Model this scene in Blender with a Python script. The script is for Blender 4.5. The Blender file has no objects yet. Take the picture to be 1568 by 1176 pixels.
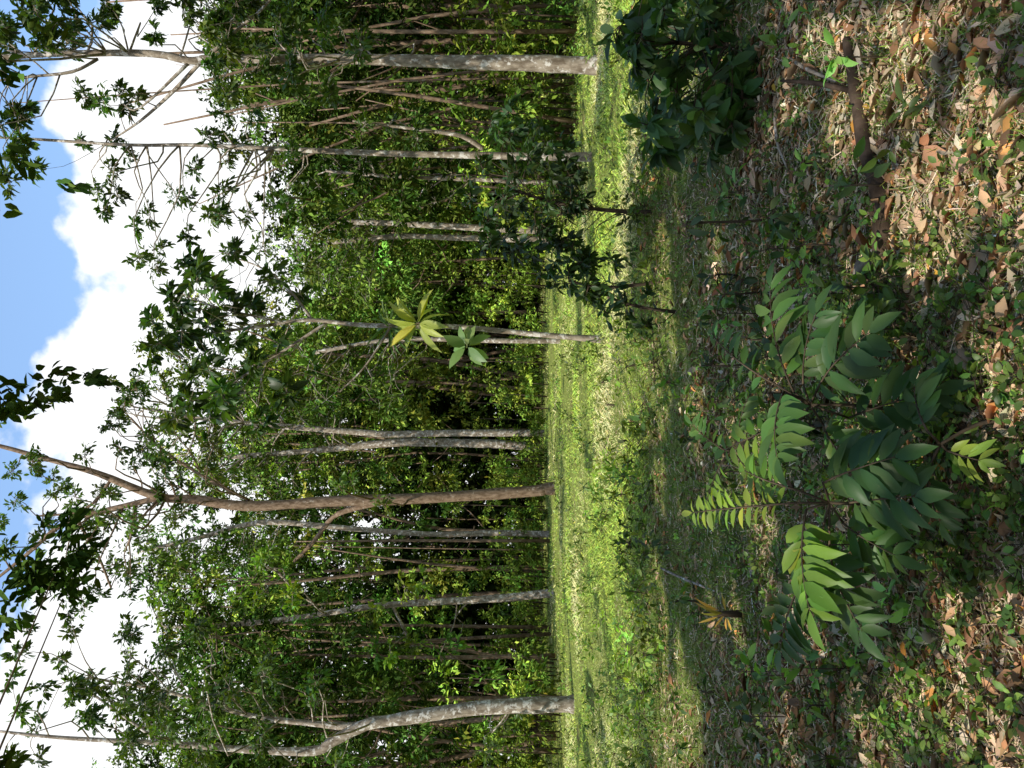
import bpy, math, numpy as np
from mathutils import Matrix, Vector
rng=np.random.default_rng(7)
scene=bpy.context.scene
F=1219.0; CH=1.5; HX=790.0
pit=math.atan((HX-784)/F)
fw=np.array([0,math.cos(pit),math.sin(pit)]); upv=np.array([0,-math.sin(pit),math.cos(pit)]); rt=np.array([1.,0,0])
C=np.array([0,0,CH])
def W(x,y,D):
    d=fw+rt*(588-y)/F+upv*(784-x)/F
    return C+d*(D/d[1])
def G(x,y):
    d=fw+rt*(588-y)/F+upv*(784-x)/F
    return C+d*(-CH/d[2])
SUN=np.array([-0.38,-0.46,0.80]); SUN/=np.linalg.norm(SUN)

def sn(x,y,s,seed=0):
    r=np.random.default_rng(seed+100); v=0
    for i in range(7):
        a=r.uniform(0,6.28); k=s*r.uniform(.6,2.0); ph=r.uniform(0,6.28)
        v=v+np.sin((x*math.cos(a)+y*math.sin(a))*k+ph+1.3*np.sin((x*math.sin(a)-y*math.cos(a))*k*.7+ph*2))
    return v/7*1.6
def gh(x,y):
    x=np.asarray(x,float); y=np.asarray(y,float)
    f=np.clip(1-np.hypot(x,y)/80,0,1)
    return f*(0.05*sn(x,y,.5,1)+0.025*sn(x,y,2.2,2))-0.02

class Acc:
    def __init__(s): s.v=[];s.c=[];s.l=[];s.n=[];s.k=0
    def add(s,V,faces,col):
        N,k,_=V.shape
        if N==0: return
        s.v.append(V.reshape(-1,3)); s.c.append(np.repeat(col,k,axis=0))
        base=(s.k+np.arange(N)*k)[:,None]
        lp=np.concatenate([np.array(f) for f in faces])
        s.l.append((base+lp[None]).reshape(-1)); s.n.append(np.tile([len(f) for f in faces],N)); s.k+=N*k
    def build(s,name,mat,parent=None,smooth=False):
        me=bpy.data.meshes.new(name)
        V=np.concatenate(s.v).astype(np.float32); L=np.concatenate(s.l).astype(np.int32); n=np.concatenate(s.n)
        Cc=np.concatenate(s.c)
        st=np.concatenate([[0],np.cumsum(n)[:-1]]).astype(np.int32)
        me.vertices.add(len(V)); me.vertices.foreach_set("co",V.ravel())
        me.loops.add(len(L)); me.loops.foreach_set("vertex_index",L)
        me.polygons.add(len(n)); me.polygons.foreach_set("loop_start",st)
        if smooth: me.polygons.foreach_set("use_smooth",np.ones(len(n),bool))
        me.update(calc_edges=True)
        a=me.color_attributes.new("Col",'FLOAT_COLOR','POINT')
        a.data.foreach_set("color",np.concatenate([np.clip(Cc,0,1),np.ones((len(V),1))],1).astype(np.float32).ravel())
        me.materials.append(mat)
        o=bpy.data.objects.new(name,me); scene.collection.objects.link(o)
        if parent is not None: o.parent=parent
        return o
def nz(a): return a/(np.linalg.norm(a,axis=-1,keepdims=True)+1e-9)
T_far=(np.array([(0,0,0),(-.5,.45,.06),(0,1,-.1),(.5,.45,.06)],float),[(0,3,2,1)])
T_mid=(np.array([(0,0,0),(-.45,.28,.06),(-.42,.66,.02),(0,1,-.12),(.42,.66,.02),(.45,.28,.06)],float),[(0,3,2,1),(0,5,4,3)])
T_near=(np.array([(0,0,0),(-.36,.22,.05),(-.5,.48,.05),(-.33,.76,-.02),(0,1,-.16),(.33,.76,-.02),(.5,.48,.05),(.36,.22,.05),(0,.22,0),(0,.48,0),(0,.76,-.06)],float),
  [(0,8,1),(8,9,2,1),(9,10,3,2),(10,4,3),(0,7,8),(8,7,6,9),(9,6,5,10),(10,5,4)])
T_dead=(np.array([(0,0,0),(-.45,.3,.22),(-.4,.7,.28),(0,1,.1),(.4,.7,.12),(.5,.3,.2),(0,.35,.0),(0,.7,.03)],float),
  [(0,6,1),(6,7,2,1),(7,3,2),(0,5,6),(6,5,4,7),(7,4,3)])
T_blade=(np.array([(-.5,0,0),(.5,0,0),(.35,.55,-.05),(-.35,.55,-.05),(0,1,-.3)],float),[(0,1,2,3),(3,2,4)])
def leaves(acc,P,t,nrm,L,Wd,col,T):
    t=nz(t); b=nz(np.cross(t,nrm)); n=np.cross(b,t)
    tv,f=T
    L=np.broadcast_to(L,(len(P),))[:,None,None]; Wd=np.broadcast_to(Wd,(len(P),))[:,None,None]
    V=P[:,None]+b[:,None]*tv[None,:,0:1]*Wd+t[:,None]*tv[None,:,1:2]*L+n[:,None]*tv[None,:,2:3]*L
    acc.add(V,f,col)
def tube(acc,pts,rad,sides=8,col=(1,1,1),sub=4,wob=0):
    pts=np.array(pts,float); rad=np.array(rad,float)
    if sub>1 and len(pts)>2:
        Q=[];R=[]
        for i in range(len(pts)-1):
            p0=pts[max(i-1,0)];p1=pts[i];p2=pts[i+1];p3=pts[min(i+2,len(pts)-1)]
            for j in range(sub):
                u=j/sub
                Q.append(.5*((2*p1)+(-p0+p2)*u+(2*p0-5*p1+4*p2-p3)*u*u+(-p0+3*p1-3*p2+p3)*u**3)); R.append(rad[i]*(1-u)+rad[i+1]*u)
        Q.append(pts[-1]);R.append(rad[-1]); pts=np.array(Q);rad=np.array(R)
    if wob: 
        rad=rad*(1+rng.normal(0,wob,len(rad)))
    d=nz(np.gradient(pts,axis=0)); ref=np.array([0.3,1,0.1]) if abs(d[0,2])>.5 else np.array([0,0,1.])
    a=nz(np.cross(d,ref)); b=np.cross(d,a)
    th=np.arange(sides)*2*math.pi/sides
    V=pts[:,None]+rad[:,None,None]*(a[:,None]*np.cos(th)[None,:,None]+b[:,None]*np.sin(th)[None,:,None])
    n=len(pts); fs=[]
    for i in range(n-1):
        for j in range(sides):
            k=(j+1)%sides; fs.append((i*sides+j,i*sides+k,(i+1)*sides+k,(i+1)*sides+j))
    fs.append(tuple((n-1)*sides+j for j in range(sides)))
    fs.append(tuple(sides-1-j for j in range(sides)))
    acc.add(V.reshape(1,-1,3),fs,np.array([col],float))

def jit(n,base,dv=.25,dh=.12):
    base=np.array(base); c=np.tile(base,(n,1)) if base.ndim==1 else base.copy()
    c=c*np.exp(rng.normal(0,dv,(n,1)))
    c[:,0]*=np.exp(rng.normal(0,dh*1.6,n)); c[:,2]*=np.exp(rng.normal(0,dh,n))
    return c
def clumps(acc,twacc,cen,rad,nleaf,L,Wf,col,T,flat=.7,droop=.35,ntw=7,cv=.3,twr=.004):
    cen=np.asarray(cen,float); N=len(cen); rad=np.broadcast_to(rad,(N,))
    tw=nz(rng.normal(size=(N,ntw,3))); tw[...,2]=tw[...,2]*flat+.1
    end=cen[:,None]+tw*rad[:,None,None]*rng.uniform(.55,1.15,(N,ntw,1))
    if twacc is not None:
        a=np.repeat(cen,ntw,0); e=end.reshape(-1,3); d=nz(e-a); s=nz(np.cross(d,rng.normal(size=d.shape))); q=np.cross(d,s)
        r=twr
        V=np.stack([a+s*r*1.5,a-s*r*.8+q*r,a-s*r*.8-q*r,e+s*r*.6,e-s*r*.3+q*r*.5,e-s*r*.3-q*r*.5],1)
        twacc.add(V,[(0,1,4,3),(1,2,5,4),(2,0,3,5)],np.tile([1,1,1.],(len(a),1)))
    ci=np.repeat(np.arange(N),nleaf); M=len(ci); ti=rng.integers(0,ntw,M)
    u=rng.uniform(.12,1,M)**.6
    c0=cen[ci]; e0=end[ci,ti]; r0=rad[ci]
    P=c0+(e0-c0)*u[:,None]+rng.normal(size=(M,3))*r0[:,None]*.09
    t=nz(e0-c0)+rng.normal(size=(M,3))*.65; t[:,2]-=droop
    nr=np.array([0,0,1.])+rng.normal(size=(M,3))*.5
    cc=jit(N,col,cv,.07)[ci]; cc=jit(M,cc,.2,.07)
    LL=L*rng.uniform(.6,1.25,M)
    leaves(acc,P,t,nr,LL,LL*Wf,cc,T)

# ------------------------------------------------ materials
def newmat(name):
    m=bpy.data.materials.new(name); m.use_nodes=True; nt=m.node_tree; nt.nodes.clear()
    return m,nt,nt.nodes.new('ShaderNodeOutputMaterial')
def leafmat(name,tr=.35,rough=.45,spec=.35,tint=(1.5,1.6,.5)):
    m,nt,o=newmat(name); N=nt.nodes.new; K=nt.links.new
    a=N('ShaderNodeAttribute'); a.attribute_name="Col"
    if tr==0:
        d=N('ShaderNodeBsdfDiffuse'); K(a.outputs['Color'],d.inputs[0]); K(d.outputs[0],o.inputs['Surface']); return m
    p=N('ShaderNodeBsdfPrincipled'); p.inputs['Roughness'].default_value=rough; p.inputs['Specular IOR Level'].default_value=spec
    K(a.outputs['Color'],p.inputs['Base Color'])
    t=N('ShaderNodeBsdfTranslucent'); mu=N('ShaderNodeVectorMath'); mu.operation='MULTIPLY'; mu.inputs[1].default_value=tint
    K(a.outputs['Color'],mu.inputs[0]); K(mu.outputs[0],t.inputs['Color'])
    x=N('ShaderNodeMixShader'); x.inputs[0].default_value=tr
    K(p.outputs[0],x.inputs[1]);K(t.outputs[0],x.inputs[2]);K(x.outputs[0],o.inputs['Surface'])
    return m
def barkmat(name,c1,c2,c3,lich=.55):
    m,nt,o=newmat(name); N=nt.nodes.new; K=nt.links.new
    tc=N('ShaderNodeNewGeometry')
    mp=N('ShaderNodeMapping'); mp.inputs['Scale'].default_value=(1,1,.45); K(tc.outputs['Position'],mp.inputs[0])
    n1=N('ShaderNodeTexNoise'); n1.inputs['Scale'].default_value=10; n1.inputs['Detail'].default_value=6; n1.inputs['Roughness'].default_value=.65; K(mp.outputs[0],n1.inputs['Vector'])
    r1=N('ShaderNodeValToRGB'); r1.color_ramp.elements[0].position=.38; r1.color_ramp.elements[1].position=.62
    r1.color_ramp.elements[0].color=(*c1,1); r1.color_ramp.elements[1].color=(*c2,1); K(n1.outputs[0],r1.inputs[0])
    n2=N('ShaderNodeTexNoise'); n2.inputs['Scale'].default_value=6.5; n2.inputs['Detail'].default_value=6;n2.inputs['Roughness'].default_value=.7; K(tc.outputs['Position'],n2.inputs['Vector'])
    r2=N('ShaderNodeValToRGB'); r2.color_ramp.elements[0].position=lich; r2.color_ramp.elements[1].position=lich+.07; K(n2.outputs[0],r2.inputs[0])
    mx=N('ShaderNodeMixRGB'); K(r2.outputs[0],mx.inputs[0]); K(r1.outputs[0],mx.inputs[1]); mx.inputs[2].default_value=(*c3,1)
    p=N('ShaderNodeBsdfDiffuse')
    K(mx.outputs[0],p.inputs['Color'])
    b=N('ShaderNodeBump'); b.inputs['Strength'].default_value=.6; b.inputs['Distance'].default_value=.02; K(n1.outputs[0],b.inputs['Height']); K(b.outputs[0],p.inputs['Normal'])
    K(p.outputs[0],o.inputs['Surface']); return m
M_leaf=leafmat("foliage"); M_leafF=leafmat("foliage_far",0); M_dead=leafmat("dead_leaf",0); M_grass=leafmat("grass_blade",0)
M_barkL=barkmat("bark_pale",(.16,.125,.09),(.38,.32,.25),(.66,.62,.56),.53)
M_bark=barkmat("bark_brown",(.12,.08,.05),(.28,.20,.14),(.42,.36,.29),.60)
M_barkD=barkmat("bark_dark",(.04,.028,.02),(.10,.07,.05),(.22,.19,.15),.62)
M_twig=barkmat("twig_bark",(.05,.04,.03),(.12,.09,.06),(.2,.17,.13),.7)

m,nt,o=newmat("forest_ground"); N=nt.nodes.new; K=nt.links.new
g=N('ShaderNodeNewGeometry')
def noise(s,d=8,r=.6):
    n=N('ShaderNodeTexNoise'); n.inputs['Scale'].default_value=s; n.inputs['Detail'].default_value=d; n.inputs['Roughness'].default_value=r; K(g.outputs['Position'],n.inputs['Vector']); return n
def ramp(src,st):
    r=N('ShaderNodeValToRGB'); cr=r.color_ramp
    while len(cr.elements)<len(st): cr.elements.new(.5)
    for e,(p,c) in zip(cr.elements,st): e.position=p; e.color=(*c,1)
    K(src,r.inputs[0]); return r
nA=noise(28,8,.7); soil=ramp(nA.outputs[0],[(.3,(.03,.02,.012)),(.48,(.11,.072,.044)),(.6,(.24,.165,.10)),(.75,(.40,.30,.19))])
nB=noise(14,8,.7); grs=ramp(nB.outputs[0],[(.3,(.06,.075,.015)),(.5,(.18,.215,.05)),(.7,(.36,.36,.13))])
nC=noise(.9,6,.65); sx=N('ShaderNodeSeparateXYZ'); K(g.outputs['Position'],sx.inputs[0])
mr=N('ShaderNodeMapRange'); mr.inputs[1].default_value=3; mr.inputs[2].default_value=9; mr.inputs[3].default_value=-.06; mr.inputs[4].default_value=.18; K(sx.outputs['Y'],mr.inputs[0])
ad=N('ShaderNodeMath'); ad.operation='ADD'; K(nC.outputs[0],ad.inputs[0]); K(mr.outputs[0],ad.inputs[1])
fa=ramp(ad.outputs[0],[(.45,(0,0,0)),(.62,(1,1,1))])
mx=N('ShaderNodeMixRGB'); K(fa.outputs[0],mx.inputs[0]); K(soil.outputs[0],mx.inputs[1]); K(grs.outputs[0],mx.inputs[2])
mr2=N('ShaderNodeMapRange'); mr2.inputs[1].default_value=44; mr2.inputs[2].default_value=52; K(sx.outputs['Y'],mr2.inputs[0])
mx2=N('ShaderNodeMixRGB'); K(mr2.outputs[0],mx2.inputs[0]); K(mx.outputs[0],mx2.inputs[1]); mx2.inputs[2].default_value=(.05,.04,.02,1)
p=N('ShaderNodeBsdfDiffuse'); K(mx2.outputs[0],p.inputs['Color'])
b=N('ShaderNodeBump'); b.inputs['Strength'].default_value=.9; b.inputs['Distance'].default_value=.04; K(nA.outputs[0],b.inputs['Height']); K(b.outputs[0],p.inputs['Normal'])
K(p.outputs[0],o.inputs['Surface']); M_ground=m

# ------------------------------------------------ ground
s=np.linspace(-1,1,301); ax=np.sinh(s*5)/math.sinh(5)*600
X,Y=np.meshgrid(ax,ax+6); Z=gh(X,Y)
A=Acc(); n=301
idx=np.arange(n*n).reshape(n,n); q=np.stack([idx[:-1,:-1],idx[:-1,1:],idx[1:,1:],idx[1:,:-1]],-1).reshape(-1,4)
A.v=[np.stack([X,Y,Z],-1).reshape(-1,3)]; A.c=[np.ones((n*n,3))]; A.l=[q.ravel()]; A.n=[np.full(len(q),4)]
A.build("ground",M_ground,smooth=True)

# ------------------------------------------------ trees
GR=(.11,.185,.030); GD=(.060,.105,.019); GY=(.19,.265,.042)
def tree(name,D,trunk,branches=(),cl=(),L=.2,Wf=.42,nleaf=45,col=GR,bark=M_bark,spread=2.0,T=T_near,ntw=8,base=True,droop=.35,flat=.7,limbr=.024,radk=1.0,rmin=16,kk=(3,6)):
    ba=Acc(); la=Acc(); px=D/F
    pts=[W(x,y,D) for x,y,w in trunk]; rad=[w*px/2 for x,y,w in trunk]
    if base:
        p0=pts[0]; pts[0]=np.array([p0[0],p0[1],float(gh(p0[0],p0[1]))-.1]); rad[0]*=1.25
        p1=pts[0]*.85+pts[1]*.15; p1[2]=max(.35,pts[0][2]+.4); 
        if pts[1][2]>.8: pts.insert(1,p1); rad.insert(1,rad[0]/1.25)
    tube(ba,pts,rad,12,wob=.04)
    sk=[np.array(pts)]; sr=[np.array(rad)]
    for br in branches:
        k=len(br); dd=rng.normal(0,spread*.25)
        bp=[W(x,y,D+dd*i/(k-1)) for i,(x,y,w) in enumerate(br)]
        tube(ba,bp,[w*px/2 for x,y,w in br],8,wob=.05); sk.append(np.array(bp)); sr.append(np.array([w*px/2 for x,y,w in br]))
    S=[];R=[]
    for a,r in zip(sk,sr):
        for i in range(len(a)-1):
            for u in (0,.25,.5,.75): S.append(a[i]*(1-u)+a[i+1]*u); R.append(r[i]*(1-u)+r[i+1]*u)
        S.append(a[-1]);R.append(r[-1])
    S=np.array(S);R=np.array(R)
    if cl:
        cen=[];rr=[]
        for c in cl:
            x,y=c[:2]; r=c[2] if len(c)>2 else 30
            k=1 if r<24 else (kk[0] if r<40 else kk[1])
            for _ in range(k):
                a=rng.uniform(0,6.28); q=(r*.75*math.sqrt(rng.uniform()) if k>1 else 0)
                cen.append(W(x+q*math.cos(a),y+q*math.sin(a),D+rng.normal(0,spread*.5))); rr.append(max(rmin,r*(.7 if k>1 else 1))*px*radk)
        cen=np.array(cen); rr=np.array(rr)
        for c in cen:
            d=np.linalg.norm(S-c,axis=1)+np.maximum(0,S[:,2]-c[2]+.3)*1.5
            i=int(np.argmin(d)); p0=S[i]; ln=np.linalg.norm(c-p0)
            m1=p0*.65+c*.35+rng.normal(0,.10,3)*ln; m2=p0*.3+c*.7+rng.normal(0,.08,3)*ln; m1[2]+=.06*ln; m2[2]+=.08*ln
            r0=min(R[i]*.6,limbr*(.6+.15*ln)); tube(ba,[p0,m1,m2,c],[r0,r0*.75,r0*.5,r0*.25],5,sub=2)
        clumps(la,ba,cen,rr,nleaf,L,Wf,col,T,flat=flat,droop=droop,ntw=ntw,twr=max(.004,limbr*.18))
    o=ba.build(name,bark,smooth=True)
    if cl: la.build(name+"_crown",M_leaf if T is T_near else M_leafF,parent=o)
    return o

tree("tropical_tree",15,[(915,100,26),(820,97,25),(700,95,20),(600,92,17),(500,90,15),(400,90,13),(320,90,13),(290,93,12),(230,82,11),(100,82,9),(0,88,8),(-150,95,5)],
 [[(310,92,7),(265,140,6),(215,185,4),(170,215,2)],[(320,85,5),(370,40,5),(400,15,4),(430,-20,4)],[(150,90,5),(110,110,5),(40,118,4),(-40,128,3)],[(290,95,6),(215,165,3),(190,160,2)]],
 [(20,30,30),(60,60,25),(100,40,25),(60,5,30),(150,35,22),(15,75,22),(130,145,20),(160,155,22),(190,140,18),(195,165,16),(290,20,18),(240,50,15),(240,10,20),(330,35,28),(360,60,30),(400,110,30),(350,140,25),(430,30,35),(440,60,30),(460,120,30),(380,10,30),(280,-30,40),(100,-40,50),(-60,60,60),(-60,150,40),(35,230,26),(20,190,26),(50,260,20),(15,280,20),(40,165,16),(390,80,30),(350,0,30),(500,40,30),(500,140,30),(180,10,26),(110,70,20),(210,150,16),(550,60,30),(340,90,28)],
 L=.15,nleaf=95,col=GD,bark=M_barkL,spread=2.5,ntw=11,Wf=.38)
tree("tropical_tree",16,[(905,240,13),(850,240,12),(740,238,11),(600,235,9),(420,228,8),(300,222,6),(200,222,5),(50,213,4),(-60,208,3)],
 [[(740,228,9),(715,212,7),(690,205,6),(600,193,4),(540,185,3)]],
 [(180,210,18),(170,260,20),(180,300,18),(160,320,16),(230,330,22),(270,300,20),(300,260,22),(330,330,24),(340,290,20),(380,330,22),(250,380,22),(240,410,22),(215,395,20),(290,360,18),(350,390,18),(400,380,22),(370,220,22),(350,240,20),(390,170,22),(340,170,20),(410,430,20),(200,240,16),(130,220,14),(600,185,20),(560,190,20),(640,210,20),(290,300,20),(210,350,20),(430,300,26),(440,240,26),(320,210,20),(150,290,16)],
 L=.14,nleaf=85,col=(.065,.115,.02),bark=M_barkL,spread=2,ntw=11,Wf=.38)
tree("pale_barked_tree",30,[(851,352,12),(790,352,11),(700,347,10),(605,342,9),(500,338,8),(430,330,6)],[],[(520,330,50),(600,300,45),(480,380,45),(540,390,45),(450,330,40)],L=.25,col=GR,bark=M_barkL,T=T_far,nleaf=70)
tree("pale_barked_tree",31,[(849,368,11),(790,366,10),(700,364,9),(605,362,8),(500,372,6)],[],[(540,430,45),(500,430,40),(570,410,35)],L=.25,col=GR,bark=M_barkL,T=T_far,nleaf=70)
tree("tropical_tree",20,[(882,283,8),(835,280,8),(760,276,7),(600,270,5),(500,262,4)],[],[(620,290,40),(560,250,45),(500,270,40),(680,300,35),(700,260,30)],L=.22,col=GD,bark=M_barkL,T=T_far,nleaf=70)
tree("broadleaf_tree",14,[(920,520,11),(870,516,9),(780,508,8),(690,500,8),(560,498,7),(470,490,6),(400,500,5),(320,510,4)],
 [[(480,492,5),(440,440,4),(400,410,3),(360,395,2)],[(500,494,5),(430,540,4),(350,590,3)],[(440,495,4),(330,470,3),(280,450,2)],[(600,498,4),(560,560,3),(520,600,2)]],
 [(290,420,28),(265,470,28),(255,520,28),(300,500,38),(330,450,28),(350,505,32),(310,560,38),(290,610,25),(350,610,30),(390,560,26),(385,470,24),(430,520,18),(400,650,22),(235,490,22),(420,420,20),(360,385,20),(440,600,18),(235,540,18),(300,400,14),(480,560,16),(320,640,22),(270,640,16),(460,450,14)],
 L=.22,Wf=.42,nleaf=42,col=(.045,.085,.018),bark=M_barkL,spread=2.5)
tree("pale_barked_tree",27,[(858,522,8),(780,522,8),(700,520,8),(600,520,7),(480,540,6)],[],[(560,560,45),(500,580,45),(600,600,45),(480,520,40)],L=.25,col=GR,bark=M_barkL,T=T_far,nleaf=70)
tree("tropical_tree",42,[(833,663,11),(700,663,11),(600,665,10),(550,662,10),(400,650,8),(300,640,6)],[],[(260,640,40),(220,600,30),(190,610,26),(165,580,20),(330,620,45),(400,690,45),(380,600,45),(240,700,35),(300,700,45),(440,650,50)],L=.3,col=(.12,.19,.03),T=T_far,nleaf=90,bark=M_barkL,spread=4,limbr=.06)
tree("pale_barked_tree",43,[(832,686,13),(765,680,13),(680,678,13),(600,678,12),(480,690,9),(350,700,7)],[],[(420,720,45),(340,730,45),(500,640,40)],L=.3,col=GR,T=T_far,nleaf=90,bark=M_barkL,spread=4,limbr=.06)
tree("tropical_tree",31,[(849,748,18),(815,752,17),(700,760,17),(600,765,17),(500,768,16),(380,775,15),(300,765,14),(240,760,13),(150,725,10),(80,705,8),(0,683,6),(-60,670,4)],
 [[(245,762,10),(170,780,9),(100,800,8),(40,850,6),(-10,890,4)],[(590,768,9),(545,778,9),(510,792,8),(480,830,7),(450,860,5)],[(170,735,5),(130,780,5),(60,790,3)],[(120,800,5),(150,850,4),(170,900,3)],[(400,775,6),(330,740,5),(250,690,4),(200,640,3)]],
 [(60,705,24),(90,745,24),(125,790,24),(170,745,26),(200,700,30),(225,690,28),(60,825,20),(100,860,24),(150,830,28),(185,870,28),(25,765,20),(150,905,20),(130,930,20),(40,905,16),(210,780,30),(40,960,14),(240,650,30),(265,720,30),(220,830,30),(10,840,16),(0,800,14),(180,640,24),(200,600,24),(250,760,26),(540,740,16),(590,775,18),(520,745,14),(115,760,20),(165,790,24),(280,800,30),(320,700,30),(75,800,16),(200,900,22),(130,700,20),(100,900,20),(20,720,18)],
 L=.20,col=GD,nleaf=90,spread=3.5,limbr=.045,bark=M_bark,ntw=10)
tree("pale_barked_tree",36,[(841,818,9),(760,816,9),(660,818,8),(520,808,8),(400,800,8),(300,825,7),(210,845,5)],[],[(280,860,45),(340,830,40),(240,880,40),(400,850,45)],L=.28,col=GR,T=T_far,nleaf=80,bark=M_barkL,spread=3)
tree("pale_barked_tree",32,[(848,908,13),(780,915,12),(700,920,11),(640,923,10),(560,930,9),(440,948,8),(330,958,7),(250,960,4)],
 [[(500,940,6),(450,900,5),(420,870,4)],[(600,925,6),(620,965,5),(640,1000,3)]],
 [(650,890,22),(580,930,22),(600,990,30),(640,1000,26),(680,1020,22),(560,960,26),(700,990,18),(620,900,18),(440,900,28),(400,860,28),(300,950,38),(350,1000,38),(250,920,35),(380,930,35)],
 L=.28,col=(.17,.27,.035),nleaf=60,bark=M_barkL,spread=2.5,limbr=.04)
tree("tropical_tree",21,[(875,1078,24),(760,1082,22),(700,1088,21),(600,1103,19),(560,1110,18),(510,1135,16),(480,1150,14),(380,1148,11),(250,1138,8),(100,1130,6),(0,1120,4)],
 [[(570,1108,12),(530,1112,11),(480,1108,9),(380,1095,7),(260,1060,5),(150,1040,4)],[(250,1140,5),(180,1090,4),(110,1040,3)]],
 [(110,965,18),(90,1010,22),(70,1050,22),(110,1060,24),(130,1090,26),(60,1110,22),(150,1040,28),(200,1060,40),(260,1020,36),(250,1100,45),(330,1060,40),(320,1150,45),(400,1090,36),(180,1150,35),(30,1000,16),(20,1040,16),(800,1080,14),(770,1110,20),(750,1150,22),(400,1140,18),(15,1160,20),(60,1165,20),(105,940,14),(200,980,28),(300,960,30),(420,1040,36),(480,1060,30),(520,1160,30),(30,1090,16)],
 L=.18,col=GD,nleaf=80,spread=3,bark=M_barkL,ntw=10)

# ------------------------------------------------ background forest
sy=np.array([-300,0,50,100,150,200,250,300,350,400,430,470,500,550,600,640,700,800,900,1000,1176,1500])
sx_=np.array([250,280,300,320,330,380,410,400,400,390,440,480,430,320,215,210,215,215,215,190,150,130])
def topx(y): return np.interp(y,sy,sx_)
fb=Acc(); fl=Acc()
def bgtree(X,Y,frac,r,nl,L,col,low=.18,nc=26,cv=.5):
    y=588-X/Y*F; H=(HX-topx(y))/F*Y*frac+1.5
    lean=rng.normal(0,1.3,2); 
    pts=[(X,Y,-.1),(X+lean[0]*.3+rng.normal(0,.25),Y,H*.33),(X+lean[0]*.6+rng.normal(0,.4),Y+lean[1]*.5,H*.65),(X+lean[0],Y+lean[1],H*.93)]
    tr=rng.uniform(.06,.16)*(Y/45)**.5; tube(fb,pts,[tr,tr*.85,tr*.55,tr*.15],6,sub=3,col=(1,1,1))
    hs=low+(1-low)*rng.uniform(0,1,nc)**.8; cr=r*(.55+.75*np.sin(np.clip(hs,0,1)*2.6))
    a=rng.uniform(0,6.28,nc); q=np.sqrt(rng.uniform(0,1,nc))*cr
    cen=np.stack([X+lean[0]*hs+q*np.cos(a),Y+lean[1]*hs+q*np.sin(a),H*hs*1.0],1)
    for c in cen[::3]:
        z0=max(.5,c[2]-rng.uniform(.8,2.2)); p0=np.array([X+lean[0]*z0/H,Y+lean[1]*z0/H,z0]); tube(fb,[p0,(p0+c)/2+np.array([0,0,-.2]),c],[.045,.03,.012],4,sub=1)
    cl=jit(1,col,.2,.07)[0]
    clumps(fl,None,cen,rng.uniform(.6,1.8,nc)*(Y/48)**.5,nl,L,.45,cl,T_far,flat=.6,droop=.3,ntw=7,cv=cv)
for i in range(105):
    Y=rng.uniform(41,64); X=rng.uniform(-.68,.68)*Y
    bgtree(X,Y,rng.uniform(.72,1.0),2.4,100,.31,GR if rng.uniform()<.5 else GY,low=rng.uniform(.10,.35),nc=30)
for i in range(36):
    Y=rng.uniform(20,34); X=rng.uniform(.27,.75)*Y
    bgtree(X,Y,rng.uniform(.7,1.0),1.6,95,.22,GD if rng.uniform()<.6 else GR,low=rng.uniform(.12,.38),nc=28)
for i in range(22):
    Y=rng.uniform(27,38); X=-rng.uniform(.33,.8)*Y
    bgtree(X,Y,rng.uniform(.7,.98),1.9,90,.25,GD,low=rng.uniform(.2,.4),nc=26)
for i in range(70):
    Y=rng.uniform(68,88); X=rng.uniform(-.7,.7)*Y
    bgtree(X,Y,rng.uniform(.6,.9),4,60,.8,GD,low=.02,nc=34)
n=1500; uy=rng.uniform(52,84,n); ux=rng.uniform(-.75,.75,n)*uy; uz=rng.uniform(.3,11,n)
clumps(fl,None,np.stack([ux,uy,uz],1),rng.uniform(1.2,2.2,n),60,.75,.5,(.03,.05,.012),T_far,flat=.7,cv=.3)
for i in range(110):
    Y=rng.uniform(34,60); X=rng.uniform(-.7,.7)*Y
    if rng.uniform()<.35: Y=rng.uniform(19,28); X=rng.uniform(.3,.6)*Y
    if X/Y>-.15 and X/Y<.2 and Y<44: Y+=14
    H=rng.uniform(4,15); l=rng.normal(0,1.0); r=rng.uniform(.03,.09)
    tube(fb,[(X,Y,-.1),(X+l*.4+rng.normal(0,.1),Y,H*.5),(X+l,Y,H)],[r,r*.8,r*.3],5,sub=2)
sb=Acc(); sf=Acc()
for i in range(64):
    a=rng.uniform(math.radians(-215),math.radians(35)); R=rng.uniform(17,36); X=R*math.cos(a); Y=R*math.sin(a)
    if Y>0 and abs(X)/Y<.95: continue
    H=rng.uniform(9,17)*(.7 if R<24 else 1.0); tube(sb,[(X,Y,-.1),(X+rng.normal(0,.3),Y,H*.5),(X,Y,H)],[.2,.15,.04],6,sub=2)
    nc=22; c=np.stack([X+rng.normal(0,1.7,nc),Y+rng.normal(0,1.7,nc),H*rng.uniform(.06,1.02,nc)],1)
    clumps(sf,None,c,rng.uniform(1.2,2.2,nc),42,.7,.5,GD,T_far,ntw=7)
o=sb.build("surrounding_forest",M_bark,smooth=True); sf.build("surrounding_foliage",M_leafF,parent=o)
ec=[];er=[]
for i in range(620):
    y=rng.uniform(-150,1350); Y=rng.uniform(36,47) if 330<y<1000 else rng.uniform(24,34)
    if y<330: Y=rng.uniform(19,26)
    X=(588-y)/F*Y; ec.append((X,Y,abs(rng.normal(0,1.7))+.2)); er.append(rng.uniform(.4,1.1))
sh=Acc(); clumps(sh,None,ec,np.array(er),90,.2,.45,(.17,.25,.035),T_far,cv=.5)
shrub=Acc(); 
for c in ec[::2]: tube(shrub,[(c[0],c[1],-.1),(c[0]+.1,c[1],c[2])],[.03,.015],4,sub=1)
o=shrub.build("forest_edge_shrubs",M_twig); sh.build("shrub_foliage",M_leafF,parent=o)
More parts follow.
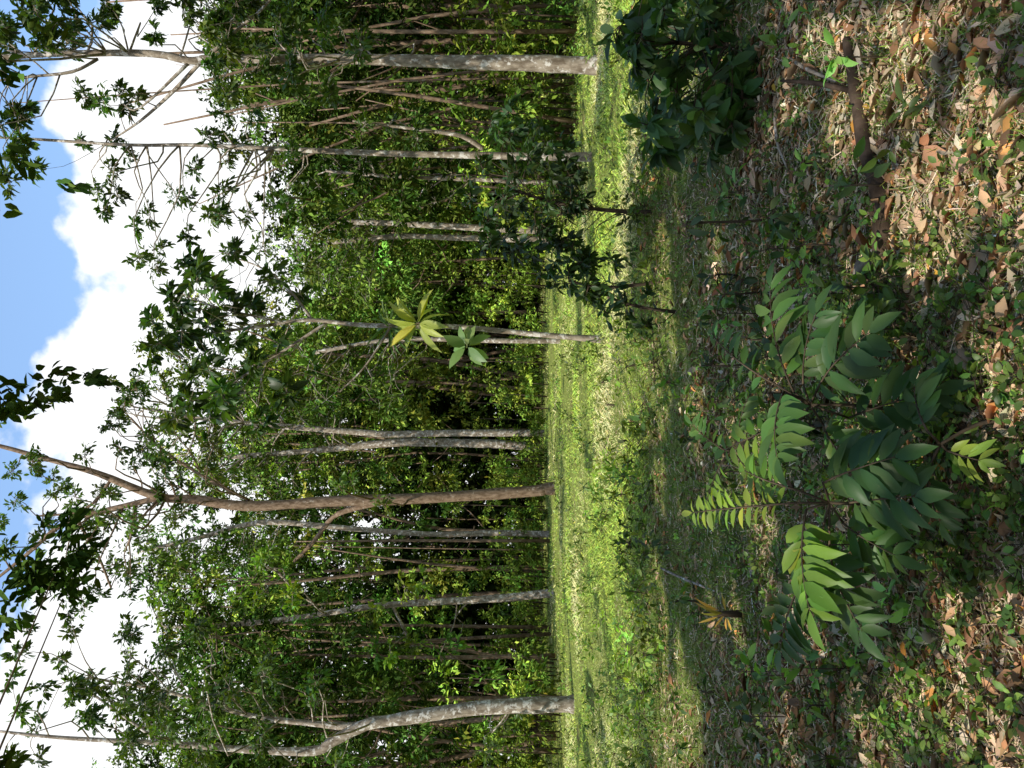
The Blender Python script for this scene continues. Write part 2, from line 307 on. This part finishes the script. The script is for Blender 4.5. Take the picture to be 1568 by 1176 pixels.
o=fb.build("background_forest",M_bark,smooth=True); fl.build("forest_foliage",M_leafF,parent=o)

# ------------------------------------------------ epiphytes on central tree
def rosette(name,P,n,L,Wd,col,elev=.3,stem=None,nrm=(0,-.9,.6)):
    la=Acc(); a=np.arange(n)*2.4+rng.uniform(-.2,.2,n); el=rng.uniform(elev-.5,elev+.5,n)
    t=np.stack([np.cos(a)*np.cos(el),np.sin(a)*np.cos(el)*.6,np.sin(el)+np.where(np.arange(n)%2,-.6,.5)],1)
    LL=L*rng.uniform(.7,1.1,n)
    leaves(la,np.tile(P,(n,1))+t*.04,t,np.array(nrm)+rng.normal(size=(n,3))*.25,LL,LL*Wd,jit(n,col,.15,.06),T_near)
    ba=Acc(); q=stem if stem is not None else [P-np.array([0,0,.12]),P+np.array([0,0,.03])]
    tube(ba,q,np.linspace(.03,.012,len(q)),6)
    o=ba.build(name,M_twig); la.build(name+"_leaves",M_leaf,parent=o)
rosette("birds_nest_fern",W(640,495,13.7),17,.62,.27,(.40,.45,.09),.1)
rosette("epiphyte_plant",W(715,530,13.8),12,.42,.45,(.20,.29,.10),-.1,[W(712,505,14),W(715,530,13.8)])
rosette("birds_nest_fern",W(597,500,14.0),34,.55,.10,(.10,.18,.045),-.3)

# ------------------------------------------------ shading trees behind the camera
patch=[(1430,330,85),(1480,290,50),(1350,85,55),(1410,75,45),(1305,160,36),(1530,1080,85),(1470,1110,45),(1120,660,40),(1230,930,48),(1310,470,26),(1360,400,36),(1170,830,38),(1110,950,50),(1545,310,40),(1210,150,30),(1200,1100,40),(1060,640,40),(1050,1080,60),(1540,620,20),(1090,420,28),(1450,940,24),(1400,1060,30),(1250,60,26),(1500,150,24),(1140,1000,30),(1330,1130,30),(1180,560,20),(1000,880,35),(1090,380,22),(1150,760,26),(1545,930,26),(1010,740,30),(1020,520,24)]
pg=[]
for x,y,r in patch:
    g_=G(x,y); pg.append([g_[0],g_[1],r*g_[1]/F*1.1+.05])
for (x,y,D,r) in [(1240,860,2.7,.22),(1225,905,2.66,.18),(1110,775,3.0,.2),(1490,700,2.4,.12),(1195,640,2.9,.17),(1180,480,3.1,.13),(1060,640,4.4,.25),(1080,760,4.4,.2),(1060,100,5.6,.2)]:
    P=W(x,y,D); q=P-SUN*P[2]/SUN[2]; pg.append([q[0],q[1],r])
pg=np.array(pg)
def sunlit(gx,gy):
    v=np.zeros(len(gx),bool)
    for px_,py_,r in pg:
        ang=np.arctan2(gy-py_,gx-px_); rr=r*(1.1+.35*np.sin(3*ang+px_*9)+.2*np.sin(5*ang+py_*7))
        v|=np.hypot((gx-px_),(gy-py_)/1.3)<rr
    band=sn(gx*1.1,gy*.28,1.6,5)
    v|=(gy>8.2+1.2*sn(gx,gx*0,.8,9))&(band>-.35)
    v|=(gy>5.2)&(band>.42)
    v|=(sn(gx,gy,6,6)>.88)
    return v
trunks=[(-7,-5),(-1.0,-9),(5,-6.5),(-12,4.5),(10,.5),(-5.8,.5)]
sc=[]
for i in range(660):
    gx=rng.uniform(-10,12); gy=rng.uniform(-3,20) if rng.uniform()<.55 else rng.uniform(1,10); z=rng.uniform(9,14)
    if gy>14: z=min(z,9+rng.uniform(0,2))
    sc.append(np.array([gx,gy,0])+SUN*(z/SUN[2]))
sc=np.array(sc)
own=np.argmin(np.stack([np.hypot(sc[:,0]-a,sc[:,1]-b) for a,b in trunks]),0)
for k,(a,b) in enumerate(trunks):
    ba=Acc(); la=Acc(); P=[(a,b,-.1),(a+.2,b,4),(a-.1,b+.2,8),(a,b+.1,13)]
    tube(ba,P,[.24,.19,.15,.05],10)
    cc=sc[own==k]
    if len(cc)==0: continue
    for c in cc[::7]:
        z0=rng.uniform(5,9); p0=np.array([a,b+.1,z0]); tube(ba,[p0,(p0+c)/2+np.array([0,0,.5]),c],[.05,.03,.01],4,sub=2)
    tmp=Acc(); clumps(tmp,None,cc,rng.uniform(.8,1.4,len(cc)),170,.25,.46,GD,T_mid,flat=.5,ntw=9)
    V=tmp.v[0].reshape(-1,6,3); cm=V.mean(1); gp=cm-SUN*(cm[:,2:3]/SUN[2])
    keep=~sunlit(gp[:,0],gp[:,1])
    la.add(V[keep],T_mid[1],tmp.c[0].reshape(-1,6,3)[keep,0])
    o=ba.build("canopy_tree",M_bark,smooth=True); la.build("canopy_tree_crown",M_leafF,parent=o)

# ------------------------------------------------ ground scatter
def samp(n,d0,d1,k=.62):
    u=rng.uniform(size=n); D=1/(1/d0+(1/d1-1/d0)*u); X=rng.uniform(-k,k,n)*D
    return X,D
def litter(name,n,d0,d1,L0,L1):
    X,Y=samp(n,d0,d1); k=sn(X,Y,1.5,11)+rng.normal(0,.5,n)>-.5+.14*np.clip(Y-4,0,9); X=X[k];Y=Y[k]; n=len(X)
    a=rng.uniform(0,6.28,n); t=np.stack([np.cos(a),np.sin(a),rng.normal(.05,.22,n)],1)
    nr=np.array([0,0,1.])+rng.normal(size=(n,3))*.38
    pal=np.array([(.38,.235,.13),(.50,.36,.23),(.27,.15,.08),(.62,.50,.35),(.16,.095,.055),(.54,.26,.09),(.38,.29,.19)])
    pi=rng.choice(7,n,p=[.22,.2,.18,.13,.12,.04,.11]); c=jit(n,pal[pi],.22,.06)
    L=rng.uniform(L0,L1,n)*np.exp(rng.normal(0,.3,n)); A=Acc()
    P=np.stack([X,Y,gh(X,Y)+rng.uniform(.002,.03,n)],1)
    leaves(A,P,t,nr,L,L*rng.uniform(.15,.42,n),c,T_dead); A.build(name,M_dead)
litter("leaf_litter",52000,1.8,12,.025,.075)
n=60000; X,Y=samp(n,1.8,12); a=rng.uniform(0,6.28,n)
t=np.stack([np.cos(a),np.sin(a),rng.normal(.03,.12,n)],1); A=Acc(); L=rng.uniform(.04,.18,n)
leaves(A,np.stack([X,Y,gh(X,Y)+rng.uniform(.004,.04,n)],1),t,np.array([0,0,1.])+rng.normal(size=(n,3))*.3,L,rng.uniform(.002,.006,n),jit(n,(.55,.42,.28),.4,.06),T_blade)
A.build("dry_straw",M_dead)
A=Acc()
n=140000; X,Y=samp(n,1.9,14); k=(sn(X,Y,1.3,21)+.5*sn(X,Y,4,22)+rng.normal(0,.3,n)+.2*np.clip(Y-3.2,0,4)>.12); X=X[k];Y=Y[k];n=len(X)
a=rng.uniform(0,6.28,n); t=np.stack([np.cos(a)*.7,np.sin(a)*.7,rng.uniform(.25,1.2,n)],1); L=rng.uniform(.03,.09,n)*(1+.03*Y)
leaves(A,np.stack([X,Y,gh(X,Y)-.005],1),t,rng.normal(size=(n,3))+np.array([0,0,.6]),L,rng.uniform(.003,.008,n),jit(n,(.17,.26,.05),.35,.12),T_blade)
n=160000; Y=1/(1/9+(1/50-1/9)*rng.uniform(size=n)); X=rng.uniform(-.62,.62,n)*Y
k=sn(X,Y,1.1,35)+rng.normal(0,.4,n)>-.45; X=X[k];Y=Y[k];n=len(X)
a=rng.uniform(0,6.28,n); t=np.stack([np.cos(a)*.7,np.sin(a)*.7,rng.uniform(.2,.8,n)],1)
tall=np.clip(sn(X,Y,.9,31),-.7,1.4); L=rng.uniform(.04,.11,n)*(Y/12)**.45*(1+.8*np.clip(tall,-.6,2)); dry=np.clip(sn(X,Y,.7,33)*1.3+rng.normal(0,.4,n),0,1)[:,None]
c=jit(n,(.32,.44,.07),.35,.10)*(1-dry)+jit(n,(.62,.57,.28),.25,.06)*dry
leaves(A,np.stack([X,Y,gh(X,Y)-.005],1),t,rng.normal(size=(n,3))*.8+np.array([-.4,-.5,1.8]),L,L*.09+.003*(Y/12),c,T_blade)
A.build("grass",M_grass)
A=Acc();S=Acc()
X,Y=samp(3200,2.0,30); k=sn(X,Y,1.1,41)+rng.normal(0,.4,len(X))>.08; X=X[k];Y=Y[k]
cen=np.stack([X,Y,gh(X,Y)+rng.uniform(.01,.08,len(X))*(1+.06*Y)],1)
clumps(A,S,cen,rng.uniform(.04,.12,len(X))*(1+.06*Y),14,.036,.6,(.12,.20,.038),T_near,flat=.4,droop=.1,ntw=6,twr=.0012,cv=.4)
Y=1/(1/8+(1/34-1/8)*rng.uniform(size=320)); X=rng.uniform(-.6,.6,320)*Y
cw=np.stack([X,Y,gh(X,Y)+rng.uniform(.06,.24,320)],1)
clumps(A,S,cw,rng.uniform(.12,.36,320),26,.10,.45,(.15,.23,.04),T_far,flat=.8,droop=.1,ntw=7,twr=.003,cv=.5)
X,Y=samp(110,2.9,18); cen=np.stack([X,Y,gh(X,Y)+rng.uniform(.06,.25,len(X))],1)
clumps(A,S,cen,rng.uniform(.08,.2,len(X)),14,.085,.42,(.08,.15,.03),T_near,flat=.6,droop=.2,ntw=6,twr=.002,cv=.4)
for c in cen: tube(S,[(c[0],c[1],float(gh(c[0],c[1]))-.02),c],[.004,.003],4,sub=1)
o=S.build("ground_herbs",M_twig); A.build("herb_leaves",M_leaf,parent=o)

# ------------------------------------------------ saplings & bushes
def sapling(name,D,stem,cl,L,nleaf,col,spread=.5,Wf=.42,droop=.4,rmin=10,ntw=6):
    tree(name,D,stem,[],cl,L=L,nleaf=nleaf,col=col,bark=M_twig,spread=spread,Wf=Wf,droop=droop,limbr=.008,rmin=rmin,ntw=ntw)
DK=(.036,.072,.020)
sapling("sapling",9,[(995,325,6),(930,322,6),(850,310,5),(780,290,4),(735,285,3)],[(750,200,26),(790,215,28),(830,200,28),(860,225,28),(790,260,28),(770,300,28),(800,330,28),(830,350,30),(760,380,26),(800,400,28),(840,390,30),(870,370,28),(900,390,26),(880,320,26),(850,300,28),(820,260,30),(740,260,22),(720,300,20),(740,340,24),(870,280,26),(780,170,22),(850,260,28)],.12,34,DK,1.4)
sapling("sapling",8.5,[(1005,430,5),(930,440,5),(870,430,4)],[(890,440,26),(860,430,26),(850,400,20),(900,410,24),(920,450,20),(940,400,22)],.12,30,DK,.6)
sapling("sapling",7.5,[(1030,480,5),(980,470,5),(930,455,4)],[(960,470,22),(940,440,22),(990,500,22),(1000,450,20),(930,480,18)],.10,26,DK,.6)
sapling("leafy_bush",5.6,[(1200,60,8),(1100,70,7),(980,60,5)],[(1000,40,34),(1040,90,34),(1060,150,34),(1020,150,30),(1090,60,40),(1120,120,38),(1060,20,36),(1000,185,26),(1060,200,30),(970,80,24),(1020,0,34),(1090,-20,40),(1000,110,28),(1150,20,38),(1140,80,34),(1150,140,28),(1110,180,28),(950,40,22),(1090,225,22),(1010,230,16)],.15,26,(.06,.12,.032),1.0)
sapling("sapling",4.6,[(1195,335,4),(1110,340,4),(1050,340,3)],[(1050,345,12)],.16,3,(.08,.13,.05),.1)
for (x,y,D,s) in [(1150,520,4.6,1),(1110,450,5,.9),(1090,560,5.2,1),(1180,640,4,1),(1230,250,3.9,.6),(960,560,10,1),(930,620,12,1),(1040,920,6.5,.8),(1080,1060,6,.8),(1300,1000,3.4,.6),(1480,850,2.7,.5),(1440,480,2.8,.6),(1360,460,3.1,.7),(1100,420,5.5,1),(1270,450,3.6,.8),(1240,1080,3.8,.6),(1300,440,3.3,.8),(1350,480,3.0,.7)]:
    gb=HX+CH*F/D
    sapling("seedling",D,[(gb,y+rng.uniform(-8,8),3),((gb+x)/2,y,3),(x,y,2)],[(x,y,20*s),(x+25*s,y+22*s,16*s),(x+28*s,y-24*s,16*s),(x+60*s,y+10,14*s)],.07*s+.02,9,(.09,.17,.035) if rng.uniform()<.6 else DK,.2,rmin=12)
def pinnate(la,ba,P0,P1,n,LL,Wf,col,arch=.12,nrm=(0,-.35,1)):
    P0=np.array(P0);P1=np.array(P1);l=np.linalg.norm(P1-P0); mid=(P0+P1)/2+np.array([0,0,arch*l]); 
    u=np.linspace(0,1,12)[:,None]; cur=(1-u)**2*P0+2*u*(1-u)*mid+u*u*P1
    tube(ba,cur,np.linspace(.0045,.0015,12),5,sub=1)
    us=np.linspace(.15,.97,n)[:,None]; q=(1-us)**2*P0+2*us*(1-us)*mid+us*us*P1; tg=nz(2*(1-us)*(mid-P0)+2*us*(P1-mid))
    nr=np.array(nrm,float); sd=nz(np.cross(tg,nr)); sz=(.65+.5*np.sin(us[:,0]*2.9))*LL
    for sg in (-1,1):
        t=sd*sg*.85+tg*.55+rng.normal(size=sd.shape)*.12; t[:,2]-=.16+rng.uniform(0,.15,len(t))
        leaves(la,q,t,nr+rng.normal(size=sd.shape)*.22,sz*rng.uniform(.82,1.12,n),sz*Wf*rng.uniform(.85,1.15,n),jit(n,col,.15,.08),T_near)
    leaves(la,P1[None],tg[-1:],np.array([nr]),LL*.9,LL*Wf,jit(1,col,.1,.05),T_near)
def plant(name,bx,by,D,top,lv):
    la=Acc();ba=Acc(); g0=W(bx,by,D); g0[2]=float(gh(g0[0],g0[1]))-.02; tp=W(top[0],top[1],D)
    tube(ba,[g0,(g0+tp)/2+np.array([.02,0,0]),tp],[.009,.007,.005],6)
    for (x0,y0,x1,y1,dd,n,LL,col) in lv:
        pinnate(la,ba,W(x0,y0,D),W(x1,y1,D+dd),n,LL,.34,col)
        tube(ba,[tp,W(x0,y0,D)],[.005,.004],5,sub=1)
    o=ba.build(name,M_twig); la.build(name+"_leaves",M_leaf,parent=o)
g1=(.08,.165,.032); g2=(.14,.25,.03); g3=(.25,.34,.05); g4=(.055,.115,.028)
plant("compound_leaf_plant",1420,640,3.0,(1240,620),[(1215,600,1180,440,.15,9,.15,g1),(1200,600,1190,700,-.2,8,.14,g1),(1250,600,1330,510,-.35,8,.15,g4),(1230,640,1110,690,.3,8,.11,g2),(1300,640,1430,600,-.35,8,.15,g4),(1190,590,1090,510,.5,9,.10,g1),(1230,590,1250,480,-.1,7,.13,g4),(1260,650,1310,720,-.2,6,.12,g1)])
plant("compound_leaf_plant",1450,800,2.8,(1270,770),[(1235,780,1240,935,-.15,11,.15,g2),(1220,770,1060,785,.3,13,.08,g3),(1260,740,1370,700,-.3,8,.15,g4),(1300,770,1400,760,-.35,8,.14,g4),(1250,850,1195,995,.1,9,.13,g4),(1270,840,1320,965,-.2,8,.13,g4),(1220,750,1140,720,.3,8,.10,g2),(1290,800,1370,850,-.2,7,.12,g1)])
plant("compound_leaf_plant",1520,640,2.5,(1440,680),[(1450,690,1500,705,-.1,4,.08,g3),(1420,660,1400,590,.1,6,.11,g4),(1400,700,1340,740,.2,7,.12,g4),(1420,720,1440,800,0,6,.10,g4)])
plant("compound_leaf_plant",1200,640,4.4,(1120,690),[(1110,690,1060,650,.1,7,.1,g1),(1110,700,1080,790,.1,8,.09,g2),(1130,700,1170,740,-.1,7,.09,g3),(1130,670,1150,600,0,7,.1,g1)])

# ------------------------------------------------ fallen log, stalk
ba=Acc()
lp=[G(1300,60),G(1312,140),G(1330,230),G(1358,320),G(1350,420)]
for p_ in lp: p_[2]=float(gh(p_[0],p_[1]))+.04
tube(ba,lp,[.02,.03,.037,.040,.034],10,wob=.08); tube(ba,[lp[1],lp[1]+np.array([.12,.22,.10]),lp[1]+np.array([.2,.4,.2])],[.015,.012,.006],6)
ba.build("fallen_log",M_barkD,smooth=True)
for (a,b_,r) in [((1225,90),(1290,125),.01),((1200,180),(1215,260),.008),((1020,870),(1100,905),.012),((1335,425),(1352,385),.03)]:
    ba=Acc(); p0=G(*a);p1=G(*b_); p0[2]=.05;p1[2]=.03; tube(ba,[p0,(p0+p1)/2+np.array([0,0,.02]),p1],[r,r,r*.6],6); ba.build("fallen_branch",M_barkL)
q0=G(1135,940); q0[2]=0
rosette("young_sprout",q0+np.array([0,0,.1]),11,.15,.13,(.6,.42,.10),.7,[q0,q0+np.array([0,0,.25])])
A=Acc(); n=26; X,Y=samp(n,2.2,7); a=rng.uniform(0,6.28,n)
X[0],Y[0]=G(1435,415)[:2]
L=rng.uniform(.05,.09,n); leaves(A,np.stack([X,Y,gh(X,Y)+.045],1),np.stack([np.cos(a),np.sin(a),.05+0*a],1),np.array([0,-.3,1.])+rng.normal(size=(n,3))*.2,L,L*.42,jit(n,(.58,.33,.07),.25,.1),T_dead)
A.build("fallen_yellow_leaves",M_dead)

# ------------------------------------------------ world, sun, camera
w=bpy.data.worlds.new("World"); scene.world=w; w.use_nodes=True; nt=w.node_tree; nt.nodes.clear(); N=nt.nodes.new; K=nt.links.new
out=N('ShaderNodeOutputWorld'); bg=N('ShaderNodeBackground'); bg.inputs[1].default_value=.15; K(bg.outputs[0],out.inputs[0])
sky=N('ShaderNodeTexSky'); sky.sky_type='NISHITA'; sky.sun_disc=False
sky.sun_elevation=math.asin(SUN[2]); sky.sun_rotation=math.atan2(SUN[0],SUN[1]); sky.air_density=1.0; sky.dust_density=.6
tc=N('ShaderNodeTexCoord'); nn=N('ShaderNodeTexNoise'); nn.inputs['Scale'].default_value=7.0; nn.inputs['Detail'].default_value=7; nn.inputs['Roughness'].default_value=.5
K(tc.outputs['Generated'],nn.inputs['Vector'])
sp=N('ShaderNodeSeparateXYZ'); K(tc.outputs['Generated'],sp.inputs[0])
def mth(op,a,b):
    n=N('ShaderNodeMath'); n.operation=op
    for i,v in enumerate((a,b)):
        if isinstance(v,(int,float)): n.inputs[i].default_value=v
        else: K(v,n.inputs[i])
    return n.outputs[0]
t1=mth('SUBTRACT',.502,sp.outputs['Z']); t2=mth('MULTIPLY',sp.outputs['X'],-.12); t3=mth('ADD',t1,t2)
t4=mth('MULTIPLY',mth('SUBTRACT',nn.outputs[0],.5),.32); t5=mth('ADD',mth('ADD',t3,t4),.5)
cr=N('ShaderNodeValToRGB'); cr.color_ramp.elements[0].position=.490; cr.color_ramp.elements[1].position=.508; K(t5,cr.inputs[0])
hz=N('ShaderNodeMixRGB'); hz.inputs[0].default_value=.14; K(sky.outputs[0],hz.inputs[1]); hz.inputs[2].default_value=(7,7.6,8.2,1)
vm=N('ShaderNodeVectorMath'); vm.operation='MULTIPLY'; vm.inputs[1].default_value=(1.2,1.5,1.75); K(hz.outputs[0],vm.inputs[0])
mx=N('ShaderNodeMixRGB'); K(cr.outputs[0],mx.inputs[0]); K(vm.outputs[0],mx.inputs[1]); mx.inputs[2].default_value=(8,8.1,8.2,1)
K(mx.outputs[0],bg.inputs[0])
sl=bpy.data.lights.new("sun",'SUN'); sl.energy=5; sl.angle=math.radians(.5); sl.color=(1,.94,.82)
so=bpy.data.objects.new("sun",sl); scene.collection.objects.link(so); so.rotation_euler=Vector(SUN).to_track_quat('Z','Y').to_euler()
cd=bpy.data.cameras.new("camera"); co=bpy.data.objects.new("camera",cd); scene.collection.objects.link(co)
cd.sensor_width=36; cd.lens=F/1568*36; cd.clip_end=2000; cd.clip_start=.05
mt=Matrix.Identity(4)
for i in range(3): mt[i][0]=-upv[i]; mt[i][1]=rt[i]; mt[i][2]=-fw[i]; mt[i][3]=C[i]
co.matrix_world=mt; scene.camera=co
scene.view_settings.view_transform='Standard'; scene.view_settings.look='None'; scene.view_settings.exposure=0
